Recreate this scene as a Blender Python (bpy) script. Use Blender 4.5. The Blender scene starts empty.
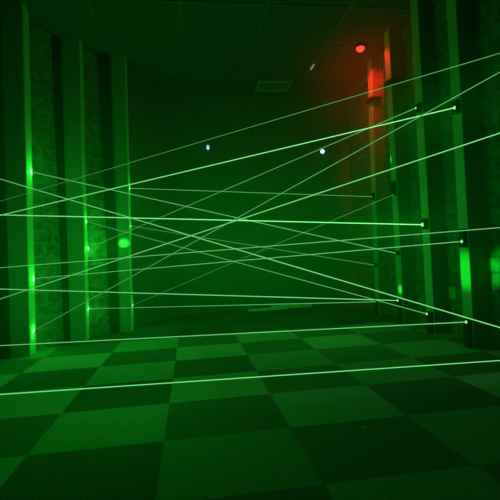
import bpy, bmesh, math, random
from mathutils import Vector, Matrix

S = bpy.context.scene
C = S.collection
S.view_settings.view_transform = 'Standard'
S.view_settings.look = 'None'
S.view_settings.exposure = 0.0
random.seed(4)

# ------------------------------------------------------------------ materials
def new_mat(name):
    m = bpy.data.materials.new(name); m.use_nodes = True
    n = m.node_tree.nodes; n.clear()
    out = n.new('ShaderNodeOutputMaterial')
    return m, n, m.node_tree.links, out

def paint(name, col, rough=.6, var=.15, scale=9.0, bump=.1, metal=0.0, spec=.3, detail=6):
    m, n, l, out = new_mat(name)
    b = n.new('ShaderNodeBsdfPrincipled')
    b.inputs['Roughness'].default_value = rough
    b.inputs['Metallic'].default_value = metal
    b.inputs['Specular IOR Level'].default_value = spec
    tc = n.new('ShaderNodeTexCoord')
    nz = n.new('ShaderNodeTexNoise'); nz.inputs['Scale'].default_value = scale; nz.inputs['Detail'].default_value = detail
    l.new(tc.outputs['Object'], nz.inputs['Vector'])
    mx = n.new('ShaderNodeMix'); mx.data_type = 'RGBA'
    mx.inputs[6].default_value = tuple(c*(1-var) for c in col)+(1,)
    mx.inputs[7].default_value = tuple(min(1, c*(1+var)) for c in col)+(1,)
    l.new(nz.outputs['Fac'], mx.inputs[0]); l.new(mx.outputs[2], b.inputs['Base Color'])
    if bump:
        bp = n.new('ShaderNodeBump'); bp.inputs['Strength'].default_value = bump; bp.inputs['Distance'].default_value = .01
        l.new(nz.outputs['Fac'], bp.inputs['Height']); l.new(bp.outputs[0], b.inputs['Normal'])
    l.new(b.outputs[0], out.inputs[0])
    return m

def brick(name, c1, c2, mortar, bw, bh, rough=.8):
    m, n, l, out = new_mat(name)
    b = n.new('ShaderNodeBsdfPrincipled'); b.inputs['Roughness'].default_value = rough
    b.inputs['Specular IOR Level'].default_value = .25
    uv = n.new('ShaderNodeTexCoord')
    w = n.new('ShaderNodeTexNoise'); w.inputs['Scale'].default_value = 3.0; w.inputs['Detail'].default_value = 3
    l.new(uv.outputs['UV'], w.inputs['Vector'])
    ad = n.new('ShaderNodeVectorMath'); ad.operation = 'MULTIPLY_ADD'
    ad.inputs[1].default_value = (.11, .09, 0)
    l.new(w.outputs['Color'], ad.inputs[0]); l.new(uv.outputs['UV'], ad.inputs[2])
    t = n.new('ShaderNodeTexBrick')
    t.inputs['Scale'].default_value = 1.0
    t.inputs['Brick Width'].default_value = bw; t.inputs['Row Height'].default_value = bh
    t.inputs['Mortar Size'].default_value = .009; t.inputs['Mortar Smooth'].default_value = .35
    t.inputs['Color1'].default_value = c1+(1,); t.inputs['Color2'].default_value = c2+(1,); t.inputs['Mortar'].default_value = mortar+(1,)
    l.new(ad.outputs[0], t.inputs['Vector'])
    nz = n.new('ShaderNodeTexNoise'); nz.inputs['Scale'].default_value = 14; nz.inputs['Detail'].default_value = 8
    l.new(uv.outputs['UV'], nz.inputs['Vector'])
    mp = n.new('ShaderNodeMapRange'); mp.inputs['From Min'].default_value = .3; mp.inputs['From Max'].default_value = .7
    mp.inputs['To Min'].default_value = .5; mp.inputs['To Max'].default_value = 1.35
    l.new(nz.outputs['Fac'], mp.inputs[0])
    mu = n.new('ShaderNodeVectorMath'); mu.operation = 'MULTIPLY'
    l.new(t.outputs['Color'], mu.inputs[0]); l.new(mp.outputs[0], mu.inputs[1])
    l.new(mu.outputs[0], b.inputs['Base Color'])
    bp = n.new('ShaderNodeBump'); bp.inputs['Strength'].default_value = .5; bp.inputs['Distance'].default_value = .012
    h = n.new('ShaderNodeMath'); h.operation = 'MULTIPLY_ADD'; h.inputs[1].default_value = .6
    l.new(t.outputs['Fac'], h.inputs[0]); l.new(nz.outputs['Fac'], h.inputs[2])
    l.new(h.outputs[0], bp.inputs['Height']); l.new(bp.outputs[0], b.inputs['Normal'])
    l.new(b.outputs[0], out.inputs[0])
    return m

def carpet(name):
    m, n, l, out = new_mat(name)
    b = n.new('ShaderNodeBsdfPrincipled'); b.inputs['Roughness'].default_value = .95
    b.inputs['Specular IOR Level'].default_value = .1
    g = n.new('ShaderNodeNewGeometry')
    off = n.new('ShaderNodeVectorMath'); off.operation = 'ADD'; off.inputs[1].default_value = (TILE_OX, TILE_OY, 5.003)
    l.new(g.outputs['Position'], off.inputs[0])
    sc = n.new('ShaderNodeVectorMath'); sc.operation = 'DIVIDE'; sc.inputs[1].default_value = (.605, TILE_Y, 10)
    l.new(off.outputs[0], sc.inputs[0])
    ck = n.new('ShaderNodeTexChecker'); ck.inputs['Scale'].default_value = 1.0
    ck.inputs['Color1'].default_value = (.40, .40, .40, 1); ck.inputs['Color2'].default_value = (.19, .19, .19, 1)
    l.new(sc.outputs[0], ck.inputs['Vector'])
    # every tile a slightly different shade
    fl = n.new('ShaderNodeVectorMath'); fl.operation = 'FLOOR'; l.new(sc.outputs[0], fl.inputs[0])
    wn = n.new('ShaderNodeTexWhiteNoise'); wn.noise_dimensions = '2D'; l.new(fl.outputs[0], wn.inputs['Vector'])
    tv = n.new('ShaderNodeMapRange'); tv.inputs['To Min'].default_value = .75; tv.inputs['To Max'].default_value = 1.15
    l.new(wn.outputs['Value'], tv.inputs[0])
    nz = n.new('ShaderNodeTexNoise'); nz.inputs['Scale'].default_value = 90; nz.inputs['Detail'].default_value = 6
    l.new(g.outputs['Position'], nz.inputs['Vector'])
    mp = n.new('ShaderNodeMapRange'); mp.inputs['From Min'].default_value = .3; mp.inputs['From Max'].default_value = .7
    mp.inputs['To Min'].default_value = .7; mp.inputs['To Max'].default_value = 1.3
    l.new(nz.outputs['Fac'], mp.inputs[0])
    pr = n.new('ShaderNodeMath'); pr.operation = 'MULTIPLY'; l.new(mp.outputs[0], pr.inputs[0]); l.new(tv.outputs[0], pr.inputs[1])
    mu = n.new('ShaderNodeVectorMath'); mu.operation = 'MULTIPLY'
    # plain dark flooring beyond the carpet
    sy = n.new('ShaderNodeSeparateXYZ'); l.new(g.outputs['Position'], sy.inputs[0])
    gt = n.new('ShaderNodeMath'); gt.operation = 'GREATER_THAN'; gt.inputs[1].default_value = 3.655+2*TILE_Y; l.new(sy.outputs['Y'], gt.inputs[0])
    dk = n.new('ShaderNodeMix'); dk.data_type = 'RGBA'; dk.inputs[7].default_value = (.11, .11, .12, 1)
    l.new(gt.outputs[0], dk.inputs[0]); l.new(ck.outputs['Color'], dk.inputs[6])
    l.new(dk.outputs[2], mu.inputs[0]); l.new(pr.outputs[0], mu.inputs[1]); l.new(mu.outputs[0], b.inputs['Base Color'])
    bp = n.new('ShaderNodeBump'); bp.inputs['Strength'].default_value = .35; bp.inputs['Distance'].default_value = .006
    l.new(nz.outputs['Fac'], bp.inputs['Height']); l.new(bp.outputs[0], b.inputs['Normal'])
    l.new(b.outputs[0], out.inputs[0])
    return m

def glow(name, col, s, s_far=None, length=1.0):
    """Plain light emission; along a beam it fades from the emitter (local z = 0) to the far end (local z = length)."""
    m, n, l, out = new_mat(name)
    e = n.new('ShaderNodeEmission'); e.inputs['Color'].default_value = col+(1,); e.inputs['Strength'].default_value = s
    if s_far is not None:
        tc = n.new('ShaderNodeTexCoord'); sp = n.new('ShaderNodeSeparateXYZ'); l.new(tc.outputs['Object'], sp.inputs[0])
        mp = n.new('ShaderNodeMapRange'); mp.inputs['From Max'].default_value = length
        mp.inputs['To Min'].default_value = s; mp.inputs['To Max'].default_value = s_far
        l.new(sp.outputs['Z'], mp.inputs[0]); l.new(mp.outputs[0], e.inputs['Strength'])
    l.new(e.outputs[0], out.inputs[0])
    m.cycles.emission_sampling = 'NONE'
    return m

TILE_Y = .53
TILE_OX = .16 + .605*11
TILE_OY = -3.655 + TILE_Y*20

M = {
 'brick_left': brick('painted_block_left', (.20,.20,.20), (.27,.27,.27), (.34,.34,.34), .24, .125),
 'brick_right': brick('painted_block_right', (.17,.17,.17), (.24,.24,.24), (.11,.11,.11), .26, .13),
 'brick_back': brick('painted_block_far', (.17,.17,.17), (.19,.19,.19), (.15,.15,.15), .40, .20),
 'back': paint('dark_far_wall', (.15,.15,.15), .85, .2, 4, .05),
 'panel': paint('grey_panel', (.30,.30,.30), .7, .12, 5, .05),
 'trim': paint('lit_edge_trim', (.78,.78,.78), .5, .12, 12, .05),  # pale tone carries the laser light on the pilaster edges
 'post_face': paint('lit_post_face', (.55,.55,.55), .6, .2, 7, .08),  # paler than the post sides: the lit side is put into the colour
 'post': paint('grey_post', (.22,.22,.22), .7, .15, 7, .08),
 'black': paint('black_plastic', (.018,.018,.018), .5, .2, 20, .0),
 'dark': paint('near_black', (.035,.035,.035), .7, .2, 10, .05),
 'edge': paint('pale_edge', (.8,.8,.8), .35, .1, 20, .0),
 'ceil': paint('dark_ceiling_tile', (.10,.10,.10), .9, .25, 40, .2),
 'tbar': paint('ceiling_bar', (.15,.15,.15), .5, .1, 20, .0),
 'vent': paint('vent_metal', (.42,.42,.42), .5, .1, 20, .0),
 'plate': paint('pale_plate', (.5,.5,.5), .5, .1, 20, .0),
 'metal': paint('brushed_metal', (.95,.9,.95), .35, .1, 30, .05),
 'scrap': paint('paper', (.9,.9,.88), .8, .1, 30, .0),
 'lens_w': glow('bluish_white_glow', (.55,.95,1.0), 1.6),
 'lens_w2': glow('dim_bluish_white_glow', (.55,.9,1.0), .8),
 'red_glow': glow('red_glow', (1,.03,.02), 3.0),
 'dot': glow('green_lens_glow', (.28,1,.36), 1.15),
 'dot_dim': glow('dim_green_lens_glow', (.15,.9,.2), .55),
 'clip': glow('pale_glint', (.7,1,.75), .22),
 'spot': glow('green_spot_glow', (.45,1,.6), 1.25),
}
M['floor'] = carpet('checkered_carpet_tiles')

# ------------------------------------------------------------------ mesh helpers
def link(name, bm, mat, parent=None, smooth=False):
    bmesh.ops.recalc_face_normals(bm, faces=bm.faces)
    me = bpy.data.meshes.new(name); bm.to_mesh(me); bm.free()
    if smooth:
        for p in me.polygons: p.use_smooth = True
    me.materials.append(mat)
    o = bpy.data.objects.new(name, me); C.objects.link(o)
    if parent: o.parent = parent
    return o

def add_box(bm, lo, hi, bevel=0.0, mtx=None):
    vs = [bm.verts.new((x, y, z)) for z in (lo[2], hi[2]) for y in (lo[1], hi[1]) for x in (lo[0], hi[0])]
    fs = [(0,2,3,1),(4,5,7,6),(0,1,5,4),(2,6,7,3),(0,4,6,2),(1,3,7,5)]
    ff = [bm.faces.new([vs[i] for i in f]) for f in fs]
    bmesh.ops.recalc_face_normals(bm, faces=ff)
    if bevel:
        es = list({e for f in ff for e in f.edges})
        r = bmesh.ops.bevel(bm, geom=es, offset=bevel, segments=2, affect='EDGES', profile=.6)
        vs = list({v for v in r['verts']} | {v for v in vs if v.is_valid})
    if mtx: bmesh.ops.transform(bm, matrix=mtx, verts=[v for v in vs if v.is_valid])
    return vs

def box(lo, hi, bevel=0.0):
    bm = bmesh.new(); add_box(bm, lo, hi, bevel); return bm

def prism(poly, z0, z1, bevel=0.0):
    bm = bmesh.new()
    a = [bm.verts.new((x, y, z0)) for x, y in poly]; b = [bm.verts.new((x, y, z1)) for x, y in poly]
    n = len(poly)
    bm.faces.new(a[::-1]); bm.faces.new(b)
    for i in range(n): bm.faces.new((a[i], a[(i+1) % n], b[(i+1) % n], b[i]))
    bmesh.ops.recalc_face_normals(bm, faces=bm.faces)
    if bevel:
        bmesh.ops.bevel(bm, geom=[e for e in bm.edges if abs(e.verts[0].co.z-e.verts[1].co.z) > .01], offset=bevel, segments=2, affect='EDGES')
    return bm

def disc_dome(r, depth, seg=20, rings=5):
    """A shallow dome on the plane z = 0, bulging to +z."""
    bm = bmesh.new()
    prev = [bm.verts.new((r*math.cos(2*math.pi*i/seg), r*math.sin(2*math.pi*i/seg), 0)) for i in range(seg)]
    bm.faces.new(prev[::-1])
    for k in range(1, rings):
        a = k/rings*math.pi/2
        cur = [bm.verts.new((r*math.cos(a)*math.cos(2*math.pi*i/seg), r*math.cos(a)*math.sin(2*math.pi*i/seg), depth*math.sin(a))) for i in range(seg)]
        for i in range(seg): bm.faces.new((prev[i], prev[(i+1) % seg], cur[(i+1) % seg], cur[i]))
        prev = cur
    top = bm.verts.new((0, 0, depth))
    for i in range(seg): bm.faces.new((prev[i], prev[(i+1) % seg], top))
    return bm

def lathe(prof, seg=24):
    bm = bmesh.new(); rings = []
    for r, z in prof:
        rings.append([bm.verts.new((r*math.cos(2*math.pi*i/seg), r*math.sin(2*math.pi*i/seg), z)) for i in range(seg)])
    for a, b in zip(rings, rings[1:]):
        for i in range(seg): bm.faces.new((a[i], a[(i+1) % seg], b[(i+1) % seg], b[i]))
    bm.faces.new(rings[0][::-1]); bm.faces.new(rings[-1])
    return bm

def wall_strip(pts, z0, z1, t):
    """A wall along the floor polyline pts, t thick to its right-hand outside, with metre UVs."""
    bm = bmesh.new(); uv = bm.loops.layers.uv.new('UVMap')
    outs = []
    for i, p in enumerate(pts):
        d = Vector((0, 0))
        if i > 0: d += (Vector(pts[i])-Vector(pts[i-1])).normalized()
        if i < len(pts)-1: d += (Vector(pts[i+1])-Vector(pts[i])).normalized()
        d.normalize(); outs.append((p[0]-d.y*t, p[1]+d.x*t))
    u = 0
    cols = []
    for i, p in enumerate(pts):
        if i: u += (Vector(p)-Vector(pts[i-1])).length
        cols.append((u, bm.verts.new((*p, z0)), bm.verts.new((*p, z1)), bm.verts.new((*outs[i], z0)), bm.verts.new((*outs[i], z1))))
    def face(vs, uvs):
        f = bm.faces.new(vs)
        for lp, q in zip(f.loops, uvs): lp[uv].uv = q
    for a, b in zip(cols, cols[1:]):
        q = [(a[0], z0), (b[0], z0), (b[0], z1), (a[0], z1)]
        face((a[1], b[1], b[2], a[2]), q); face((b[3], a[3], a[4], b[4]), q)
        face((a[2], b[2], b[4], a[4]), q); face((a[1], a[3], b[3], b[1]), q)
    for c, fl in ((cols[0], 1), (cols[-1], 0)):
        vs = (c[1], c[2], c[4], c[3]); face(vs if fl else vs[::-1], [(0, 0)]*4)
    return bm

def thing(name, label, cat, loc=(0, 0, 0), group=None, rot=None):
    o = bpy.data.objects.new(name, None); C.objects.link(o)
    o.empty_display_size = .05
    o.location = loc
    if rot: o.rotation_euler = rot
    o['label'] = label; o['category'] = cat; o['kind'] = 'thing'
    if group: o['group'] = group
    return o

def structure(o): o['kind'] = 'structure'; return o

# ------------------------------------------------------------------ the room
H = 3.35
BACK = 6.66
RA, RB = Vector((2.255, 3.0)), Vector((2.41, 5.6))          # line of the post faces on the right
rd = (RB-RA).normalized(); rn = Vector((rd.y, -rd.x))        # rn points into the right wall
def face_x(y, z=0): return (LEAN*z if y > 5 else 0) + RA.x + (y-RA.y)*rd.x/rd.y
POST_D = .165
def rwall_x(y): return face_x(y) + POST_D/rn.x

LEFT = [(-5.29, -.6), (-1.74, 4.31), (-1.35, 4.95), (-.97, 5.33), (-.14, BACK)]
LEAN = .019   # the pilasters lean a little into the room
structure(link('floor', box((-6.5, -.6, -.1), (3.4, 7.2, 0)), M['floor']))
structure(link('ceiling', box((-6.5, -.6, H), (3.4, 7.2, H+.1)), M['ceil']))
structure(link('wall_left', wall_strip(LEFT[:4], 0, H, .1), M['brick_left']))
structure(link('wall_corner', wall_strip(LEFT[3:], 0, H, .1), M['back']))
structure(link('wall_right', wall_strip([(rwall_x(BACK), BACK), (rwall_x(-.6), -.6)], 0, H, .1), M['brick_right']))
structure(link('wall_front', box((-6.5, -.7, 0), (3.4, -.601, H)), M['back']))
structure(link('wall_back', wall_strip([(-.14, BACK), (rwall_x(BACK), BACK)], 0, H, .1), M['back']))

# hung-ceiling bars
tb = bmesh.new()
for gx in [-.86*k+1.74 for k in range(-1, 8)]:
    y0 = .5
    y1 = BACK-.01
    # stay inside the angled left wall
    if gx < -.14: y1 = min(y1, 4.31+(gx+1.74)*1.38)-.05
    xmax = rwall_x(BACK)
    if gx > 2.2 or y1 < y0+.3: continue
    add_box(tb, (gx-.012, y0, H-.012), (gx+.012, y1, H))
for gy in (1.72, 2.55, 3.37, 4.19, 5.01, 5.833, 6.64):
    xl = -4.64+(gy-.3)*.723 if gy < 4.31 else -1.74+(gy-4.31)*.682
    add_box(tb, (xl+.06, gy-.012, H-.011), (rwall_x(gy)-.02, gy+.012, H))
structure(link('trim_1', tb, M['tbar']))

# dark upright strips in the corners beside the pilasters
def dark_strip(i, x0, x1, y):
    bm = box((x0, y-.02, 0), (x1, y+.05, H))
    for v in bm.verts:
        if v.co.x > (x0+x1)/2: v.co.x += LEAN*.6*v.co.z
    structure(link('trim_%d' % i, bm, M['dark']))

# ------------------------------------------------------------------ pilasters of the left wall
def wall_left_x(y):
    for a, b in zip(LEFT, LEFT[1:]):
        if a[1] <= y <= b[1]: return a[0]+(b[0]-a[0])*(y-a[1])/(b[1]-a[1])
PIL = [(-1.722, -1.530, 4.31, 4.455, 'nearest'), (-1.345, -1.165, 4.95, 5.07, 'middle'), (-.885, -.730, 5.33, 5.46, 'farthest')]
plabels = ['wide grey pilaster on the left wall nearest the camera, edge brightly lit green',
           'middle of the three grey pilasters on the left wall, with the brightest green spot',
           'farthest pilaster on the left wall, with a soft green blob on its face']
for (x0, x1, y0, y1, nm), lb in zip(PIL, plabels):
    t = thing('pilaster', lb, 'pilaster', (x1, y0, 0), 'pilasters along the left wall')
    wl0, wl1 = wall_left_x(y0+.001)+.002, wall_left_x(y1)+.002
    poly = [(wl0-x1, 0), (-.006, 0), (-.006, y1-y0), (wl1-x1, y1-y0)]
    fp, et = prism(poly, .001, H-.001), box((-.006, -.001, .001), (.004, y1-y0+.001, H-.001))
    for v in list(fp.verts)+list(et.verts):
        if v.co.x > -.01: v.co.x += LEAN*v.co.z
    link('face_panel', fp, M['panel'], t)
    link('edge_trim', et, M['trim'], t)
dark_strip(2, -1.79, -1.700, 4.27); dark_strip(3, -1.40, -1.340, 4.91); dark_strip(4, -.97, -.880, 5.31)

# ------------------------------------------------------------------ posts of the right wall
POSTS = [(5.29, 5.43), (4.57, 4.71), (3.885, 4.03), (3.25, 3.385)]
rlabels = ['farthest post on the right wall, its top washed in red light',
           'second post from the far end of the right wall, red at its very top',
           'third post from the far end of the right wall, dim green, between two brick bays',
           'tall post on the right wall nearest the camera, brightest green below its black box']
for (y0, y1), lb in zip(POSTS, rlabels):
    t = thing('wall_post', lb, 'post', (face_x(y0), y0, 0), 'posts along the right wall')
    def W(y, d): return (face_x(y)+d-face_x(y0), y-y0)
    poly = [W(y0, .008), W(y1, .008), (rwall_x(y1)-.002-face_x(y0), y1-y0), (rwall_x(y0)-.002-face_x(y0), 0)]
    ln = LEAN if y0 > 5 else 0
    pb = prism(poly, .001, H-.001)
    for v in pb.verts:
        if v.co.x < .05: v.co.x += ln*v.co.z
    link('post_body', pb, M['post'], t)
    fb = prism([W(y0-.001, 0), W(y1+.001, 0), W(y1+.001, .008), W(y0-.001, .008)], .001, H-.001)
    for v in fb.verts: v.co.x += ln*v.co.z
    link('face_board', fb, M['post_face'], t)

# ------------------------------------------------------------------ laser emitters on the right posts
PROT = .045
def post_y(p): return min((a for a, b in POSTS), key=lambda a: abs(a+.05-p.y))
def emitter(p, zlo, zhi, label, dot='dot', r=.014, w=.062, edge=True):
    """Slim black box on a post face around the point p where the beam leaves it."""
    y0 = post_y(p)
    fx = face_x(y0, zlo)
    t = thing('laser_emitter', label, 'laser emitter', (fx, y0, zlo), 'laser emitters on the right posts')
    r *= .8
    link('housing', box((-PROT, .002, 0), (-.001, w, zhi-zlo), .004), M['black'], t)
    if edge:
        link('edge_strip', box((-.006, -.004, 0), (-.001, .0015, zhi-zlo)), M['edge'], t)
    bm = disc_dome(r, r*.7)
    ln = link('lens', bm, M[dot], t, True)
    ln.rotation_euler = (0, -math.pi/2, 0)
    ln.location = (-PROT-.0005, p.y-y0, p.z-zlo)
    return t

# beam: left end, right end, radius, brightness at the right end, at the left end, label, spot on the left?, emitter data
def V(*a): return Vector(a)
BEAMS = [
 (V(-1.9389,4.0212,1.3356), V(2.1799,2.4954,2.1122), .0028, .42, .10, 'thin dim beam, topmost of all, climbing past the red light to the upper right', 0, None),
 (V(-1.9411,4.0181,1.2333), V(2.225,3.2519,1.9874), .0042, 1.25, .50, 'bright beam sloping from the high lens of the nearest post down to the left edge', 0, (1.94,2.05,'high emitter of the nearest right post, holding the bright beam','dot',.017)),
 (V(-1.157,5.1113,1.0088), V(2.2664,3.946,2.2152), .0033, .55, .22, "steep beam from the third post's high lens to the middle pilaster's brightest spot", 1.6, (2.17,2.25,'high emitter of the third right post, just below the red haze','dot',.012)),
 (V(-1.522,4.3997,.2206), V(2.175,2.4135,2.0207), .0030, .50, .24, 'steepest beam, rising from the lowest spot of the nearest pilaster to the upper right edge', 1.0, None),
 (V(-1.9576,3.9952,.483), V(2.1823,2.5349,1.6088), .0036, .95, .36, 'beam rising from the left edge at mid height to the right edge above mid height', 0, None),
 (V(-.722,5.7683-.34,1.7843-.04), V(2.3427,5.2256,1.5314), .0036, .42, .45, 'level beam from the upper spot of the farthest pilaster to the farthest post', .8, (1.49,1.585,'upper emitter of the farthest right post, small with a pale edge','dot_dim',.008)),
 (V(-.722,5.6048-.18,.2958+.01), V(2.3026,4.5541,1.4533), .0032, .26, .16, 'faint beam rising from the low spot of the farthest pilaster to the second post', .7, (1.45,1.60,'tall emitter at the upper middle of the second right post','dot_dim',.008)),
 (V(-1.9391,4.0209,1.3252), V(2.2672,3.9593,1.0656), .0046, 1.5, .62, 'brightest beam, nearly level, ending at the glowing lens of the third post', 0, (1.02,1.125,'middle emitter of the third right post, with the brightest lens','dot',.023)),
 (V(-1.9499,4.0059,.8332), V(2.1853,2.5861,.9575), .0030, .62, .40, 'gently rising beam crossing the nearest post just above its middle lens', 0, None),
 (V(-1.522,4.4313,.7236), V(2.2261,3.2698,.8791), .0032, .72, .36, 'gently rising beam from the lower-middle spot of the nearest pilaster to the nearest post', 1.3, (.83,.985,'middle emitter of the nearest right post, tall black box with pale edge','dot',.016)),
 (V(-1.522,4.4311,1.7701), V(2.3055,4.6011,.7949), .0038, .60, .42, 'falling beam from the top spot of the nearest pilaster to the second post', 1.8, (.77,.82,'middle emitter of the second right post, tiny','dot_dim',.010)),
 (V(-1.9302,4.0332,1.7309), V(2.1832,2.5504,.2286), .0036, .95, .42, 'long falling beam from the upper left edge to the low right edge', 0, None),
 (V(-.722,5.705-.28,1.3027-.02), V(2.3487,5.3261,.6449), .0034, .36, .26, 'faint falling beam from the middle spot of the farthest pilaster to the farthest post', .8, (.62,.67,'middle emitter of the farthest right post, tiny and dim','dot_dim',.009)),
 (V(-1.9531,4.0015,.6877), V(2.3051,4.595,.2571), .0044, .95, .48, 'low nearly level beam from the left edge to the low lens of the second post', 0, (.002,.275,'low emitter of the second right post, standing on the floor','dot',.016)),
 (V(-1.157,5.0628,.3329), V(2.3457,5.2765,.1685), .0042, .55, .30, 'low level beam from the low spot of the middle pilaster to the farthest post', .9, (.002,.19,'low emitter of the farthest right post, standing on the floor','dot_dim',.010)),
 (V(-1.157,5.0475,1.3387-.015), V(2.2692,3.9933,.1943), .0033, .62, .26, "falling beam from the upper spot of the middle pilaster to the third post's low lens", .9, (.002,.215,'low emitter of the third right post, standing on the floor','dot',.016)),
 (V(-1.9643,3.986,.1805), V(2.226,3.2676,.215), .0036, .72, .55, 'low level beam just above the carpet ending at the nearest post', 0, (.002,.235,'low emitter of the nearest right post, standing on the floor','dot',.016)),
 (V(-2.9713,2.6075,.1711), V(2.1785,2.4722,.1074), .0030, .85, .80, 'lowest and nearest beam, crossing above the carpet from edge to edge', 0, None),
]
for i, (a, b, r, sr, sl, lb, spot, em) in enumerate(BEAMS):
    if spot:                                         # starts on the leaning edge of a pilaster
        tx = {-1.522: -1.526, -1.157: -1.161, -.722: -.726}[round(a.x, 3)]
        k = (tx+LEAN*a.z+.004-a.x)/(b.x-a.x); a = a+(b-a)*k
    else: a = a+(b-a).normalized()*.03
    if em is None:                                   # runs on to the right wall, outside the photograph
        d = (b-a).normalized()
        k = (rwall_x(b.y)-.01-b.x)/d.x
        b = b+d*k
    else:
        b = Vector((b.x, max(post_y(b)+em[4]+.003, min(post_y(b)+.06-em[4], b.y)), b.z)); b.x = face_x(post_y(b), em[0])-PROT-.001
    length = (b-a).length
    t = thing('laser_beam', lb if len(lb.split()) > 15 else 'green '+lb, 'laser beam', b, 'green laser beams crossing the room')
    t.rotation_euler = (a-b).to_track_quat('Z', 'Y').to_euler()
    m = glow('beam_light', (.23, 1.0, .28), sr*1.1, sl*1.1, length)
    ray = link('ray', lathe([(r*.85, .002 if em else 0), (r*.85, length-.002)], 8), m, t)
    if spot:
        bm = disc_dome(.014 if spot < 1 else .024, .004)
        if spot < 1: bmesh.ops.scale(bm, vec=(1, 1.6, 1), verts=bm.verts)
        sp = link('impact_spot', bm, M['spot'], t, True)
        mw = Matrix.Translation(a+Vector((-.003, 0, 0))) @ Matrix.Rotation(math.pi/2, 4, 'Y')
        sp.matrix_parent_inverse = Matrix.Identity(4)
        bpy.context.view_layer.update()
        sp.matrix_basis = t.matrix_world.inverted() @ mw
        lt = bpy.data.lights.new('spot_glow', 'POINT'); lt.color = (.0, 1, .01); lt.energy = .75*spot; lt.shadow_soft_size = .03
        lo = bpy.data.objects.new('spot_glow', lt); C.objects.link(lo); lo.location = a+Vector((.16, -.02, 0))
        lt = bpy.data.lights.new('spot_core', 'POINT'); lt.color = (.05, 1, .10); lt.energy = .13*spot; lt.shadow_soft_size = .01
        lo = bpy.data.objects.new('spot_core', lt); C.objects.link(lo); lo.location = a+Vector((.032, 0, 0))
    if em:
        emitter(b, em[0], em[1], 'small black '+em[2], em[3], em[4], edge=not (em[1]-em[0] < .06))

# two dead emitters high up under the red light
for (y0, y1), z, lb in ((POSTS[0], 2.785, 'dark bracket high on the farthest post, in the red light'), (POSTS[1], 2.72, 'dark bracket high on the second post, at the end of the red light')):
    t = thing('post_bracket', lb, 'bracket', (face_x(y0, z), y0, z), 'dark brackets under the red light')
    link('arm', box((-.03, -.05, 0), (POST_D-.006, -.0015, .035), .004), M['black'], t)
    link('plate', box((-.03, -.0012, -.01), (-.002, .13, .045), .003), M['black'], t)

# ------------------------------------------------------------------ small fittings
# wall plates low on the right wall
for yc, zc, w, h, lb in ((3.80, .395, .12, .115, 'pale rectangular plate low on the right wall between the two nearest posts'),
                         (3.50, .395, .085, .12, 'narrow pale plate low on the right wall, partly behind the nearest post')):
    t = thing('wall_plate', lb, 'wall plate', (rwall_x(yc), yc, zc), 'pale plates low on the right wall')
    t.rotation_euler = (0, 0, -math.atan2(rd.x, rd.y))
    link('cover', box((-.012, -w/2, -h/2), (-.001, w/2, h/2), .003), M['plate'], t)
    for s in (-1, 1):
        sc = link('screw', lathe([(.005, 0), (.005, .003)], 10), M['metal'], t)
        sc.rotation_euler = (0, -math.pi/2, 0); sc.location = (-.012, 0, s*h*.36)

# bluish white lamps on the far wall
for x, z, r, mt, lb in ((.352, 2.54, .028, 'lens_w2', 'small dim bluish-white lamp high on the far wall, the left one'),
                        (2.176, 2.452, .035, 'lens_w', 'round bright bluish-white lamp high on the far wall, nearer the red light')):
    t = thing('wall_lamp', lb, 'lamp', (x, BACK, z), 'bluish white lamps on the far wall')
    t.rotation_euler = (math.pi/2, 0, 0)
    link('base', lathe([(r*1.25, .001), (r*1.25, .02), (r*1.05, .028)], 24), M['black'], t, False)
    bm = disc_dome(r, r*.8, 24, 6)
    if r < .035: bmesh.ops.scale(bm, vec=(.8, 1.35, 1), verts=bm.verts)
    ln = link('bulb', bm, M[mt], t, True); ln.location = (0, 0, .029)

# ceiling air vent
t = thing('ceiling_vent', 'rectangular grey air vent with slats in the dark hung ceiling', 'air vent', (1.34, 6.24, H))
bm = bmesh.new()
for lo, hi in (((-.25,-.18,-.02),(.25,-.15,-.001)), ((-.25,.15,-.02),(.25,.18,-.001)), ((-.25,-.15,-.02),(-.22,.15,-.001)), ((.22,-.15,-.02),(.25,.15,-.001))):
    add_box(bm, lo, hi)
link('frame', bm, M['vent'], t)
link('backing', box((-.22, -.15, -.006), (.22, .15, -.001)), M['black'], t)
for k in range(6):
    bm = bmesh.new(); add_box(bm, (-.22, -.018, -.003), (.22, .018, .003))
    s = link('slat', bm, M['vent'], t); s.location = (0, -.125+.05*k, -.017); s.rotation_euler = (math.radians(35), 0, 0)

# little clip on a ceiling bar, its glint painted as a glowing plate
t = thing('ceiling_clip', 'short clip with painted-on glint on a ceiling bar left of the red light', 'clip', (1.744, 5.50, H-.012))
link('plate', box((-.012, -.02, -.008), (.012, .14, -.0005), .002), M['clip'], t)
link('hook', lathe([(.005, -.05), (.007, -.03), (.005, -.008)], 10), M['edge'], t)

# metal strip at the foot of the far wall
t = thing('threshold_strip', 'long low pale metal strip on the floor at the foot of the far wall', 'threshold strip', (1.34, 6.47, 0))
link('lower_plate', box((-.50, -.05, .0005), (.10, .02, .034), .004), M['metal'], t)
link('upper_plate', box((-.14, .03, .0005), (.50, .10, .055), .004), M['metal'], t)
sc = link('glint_dome', disc_dome(.012, .006), M['edge'], t, True); sc.location = (.08, .03, .045); sc.rotation_euler = (math.pi/2, 0, 0)  # pale dome standing in for a bright glint on the strip

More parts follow.
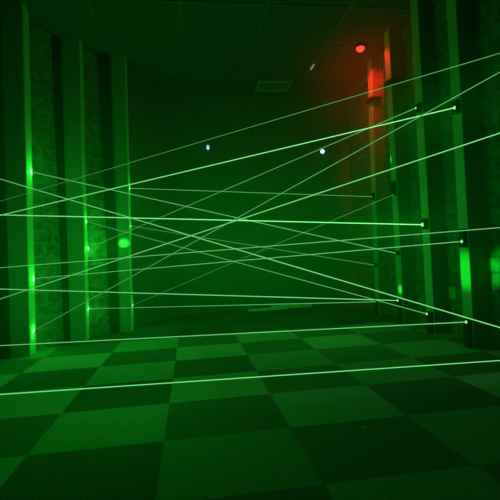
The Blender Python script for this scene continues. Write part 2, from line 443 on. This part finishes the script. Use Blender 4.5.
# scraps on the carpet
for x, y, a, lb in ((.719, 2.065, .5, 'tiny pale scrap of paper on the dark carpet, the left one'), (.78, 1.973, -.2, 'tiny pale scrap of paper on the dark carpet, the right and nearer one')):
    bm = bmesh.new()
    add_box(bm, (-.012, -.004, .0003), (.012, .004, .0016))
    for v in bm.verts:
        if v.co.x > 0 and v.co.z > .001: v.co.z += .003
    o = link('paper_scrap', bm, M['scrap']); o.location = (x, y, 0); o.rotation_euler = (0, 0, a)
    o['label'] = lb; o['category'] = 'scrap'; o['kind'] = 'thing'; o['group'] = 'scraps on the carpet'

# red ceiling lamp
t = thing('red_lamp', 'round red ceiling lamp above the far posts, mostly out of view', 'lamp', (2.18, 4.98, H))
link('base', lathe([(.06, -.03), (.07, -.02), (.07, -.001)], 24), M['black'], t)
rb = disc_dome(.05, .05); bmesh.ops.rotate(rb, cent=(0, 0, 0), matrix=Matrix.Rotation(math.pi, 3, 'X'), verts=rb.verts)
ln = link('bulb', rb, M['red_glow'], t, True); ln.location = (0, 0, -.0305)

# ------------------------------------------------------------------ light
def lamp(kind, loc, col, energy, size=.1, aim=None, cone=None, blend=.5, name='lamp_light'):
    d = bpy.data.lights.new(name, kind); d.color = col; d.energy = energy
    if kind in ('POINT', 'SPOT'): d.shadow_soft_size = size
    if kind == 'SPOT': d.spot_size = math.radians(cone); d.spot_blend = blend
    o = bpy.data.objects.new(name, d); C.objects.link(o); o.location = loc
    if aim is not None: o.rotation_euler = (Vector(aim)-Vector(loc)).to_track_quat('-Z', 'Y').to_euler()
    return o
G = (.002, 1, .022)
lamp('POINT', (-.55, 4.2, .8), G, 5.8, .3, name='green_fill')  # unseen fill lamps, added to lift the green across the room
lamp('POINT', (-1.5, 3.65, .68), G, 3.0, .2, name='green_fill')
lamp('POINT', (1.2, 4.1, 1.0), G, 6.5, .3, name='green_fill')
lamp('POINT', (.5, 5.3, .95), G, 3.0, .3, name='green_fill')
lamp('POINT', (-.45, 2.5, .85), G, 6.0, .3, name='green_fill')
# red
lamp('SPOT', (2.18, 4.98, H-.10), (1, .015, .01), 38.0, .04, (2.47, 5.36, 2.96), 60, 1.0, 'red_light')
lamp('SPOT', (2.16, 4.80, H-.08), (1, .015, .01), 9, .04, (2.36, 4.64, 2.95), 55, .9, 'red_light')
lamp('SPOT', (2.20, 4.95, H-.12), (1, .015, .01), 24.0, .04, (2.45, 5.36, 2.3), 30, .9, 'red_light')
lamp('POINT', (2.10, 5.0, H-.2), (1, .04, .02), .15, .05, name='red_light')
# unseen spot lamps, added for bright patches on posts, wall and pilaster
lamp('SPOT', (.4, 2.6, 1.2), (.04, 1, .08), 900, .01, (-.777, 5.33, 1.068), 2.6, .6, 'patch_spot')
lamp('SPOT', (.3, 3.7, .8), G, 190, .02, (2.26, 3.32, .635), 11, .9, 'patch_spot')
lamp('SPOT', (.2, 2.2, .8), G, 380, .02, (2.42, 3.05, .66), 9, .9, 'patch_spot')
lamp('SPOT', (.6, 4.9, .8), G, 300, .02, (2.35, 4.62, .38), 3.5, .9, 'patch_spot')
lamp('SPOT', (.6, 4.9, 1.4), G, 160, .02, (2.36, 4.70, 1.88), 3, .9, 'patch_spot')

# thin theatrical haze, densest at the height of the beams, glowing green; red under the red lamp
w = bpy.data.worlds.new('hazy_room'); S.world = w; w.use_nodes = True
w.cycles.volume_step_size = .4
S.cycles.volume_max_steps = 48
n = w.node_tree.nodes; l = w.node_tree.links; n.clear()
out = n.new('ShaderNodeOutputWorld')
bg = n.new('ShaderNodeBackground'); bg.inputs['Color'].default_value = (0, .002, 0, 1); l.new(bg.outputs[0], out.inputs['Surface'])
geo = n.new('ShaderNodeNewGeometry')
def blob(centre, size, col, strength):
    a = n.new('ShaderNodeVectorMath'); a.operation = 'SUBTRACT'; a.inputs[1].default_value = centre; l.new(geo.outputs['Position'], a.inputs[0])
    b = n.new('ShaderNodeVectorMath'); b.operation = 'DIVIDE'; b.inputs[1].default_value = size; l.new(a.outputs[0], b.inputs[0])
    d = n.new('ShaderNodeVectorMath'); d.operation = 'DOT_PRODUCT'; l.new(b.outputs[0], d.inputs[0]); l.new(b.outputs[0], d.inputs[1])
    m = n.new('ShaderNodeMath'); m.operation = 'MULTIPLY'; m.inputs[1].default_value = -1; l.new(d.outputs['Value'], m.inputs[0])
    x = n.new('ShaderNodeMath'); x.operation = 'EXPONENT'; l.new(m.outputs[0], x.inputs[0])
    s = n.new('ShaderNodeMath'); s.operation = 'MULTIPLY'; s.inputs[1].default_value = strength; l.new(x.outputs[0], s.inputs[0])
    e = n.new('ShaderNodeEmission'); e.inputs['Color'].default_value = col+(1,); l.new(s.outputs[0], e.inputs['Strength'])
    return e.outputs[0]
def plus(a, b):
    s = n.new('ShaderNodeAddShader'); l.new(a, s.inputs[0]); l.new(b, s.inputs[1]); return s.outputs[0]
hz = blob((.2, 4.6, .95), (3.4, 2.6, .82), (.002, 1, .03), .0135)
hz = plus(hz, blob((2.25, 5.0, 3.15), (.45, .6, .6), (1, .015, .01), .075))
hz = plus(hz, blob((2.15, 3.4, 1.95), (.5, .5, .22), (0, 1, .02), .03))
hz = plus(hz, blob((2.15, 3.95, 1.07), (.6, .3, .12), (0, 1, .02), .06))
l.new(hz, out.inputs['Volume'])

# ------------------------------------------------------------------ camera
yaw, pitch, roll = math.radians(7.984), math.radians(.681), math.radians(2.75)
fw = Vector((math.sin(yaw)*math.cos(pitch), math.cos(yaw)*math.cos(pitch), math.sin(pitch)))
r0 = Vector((math.cos(yaw), -math.sin(yaw), 0)); u0 = r0.cross(fw)
rt = r0*math.cos(roll)-u0*math.sin(roll); up = u0*math.cos(roll)+r0*math.sin(roll)
cd = bpy.data.cameras.new('camera'); cam = bpy.data.objects.new('camera', cd); C.objects.link(cam)
cd.sensor_width = 36; cd.sensor_fit = 'HORIZONTAL'; cd.lens = 430/500*36; cd.clip_start = .02
mw = Matrix((rt, up, -fw)).transposed().to_4x4(); mw.translation = Vector((0, 0, .85))
cam.matrix_world = mw
S.camera = cam
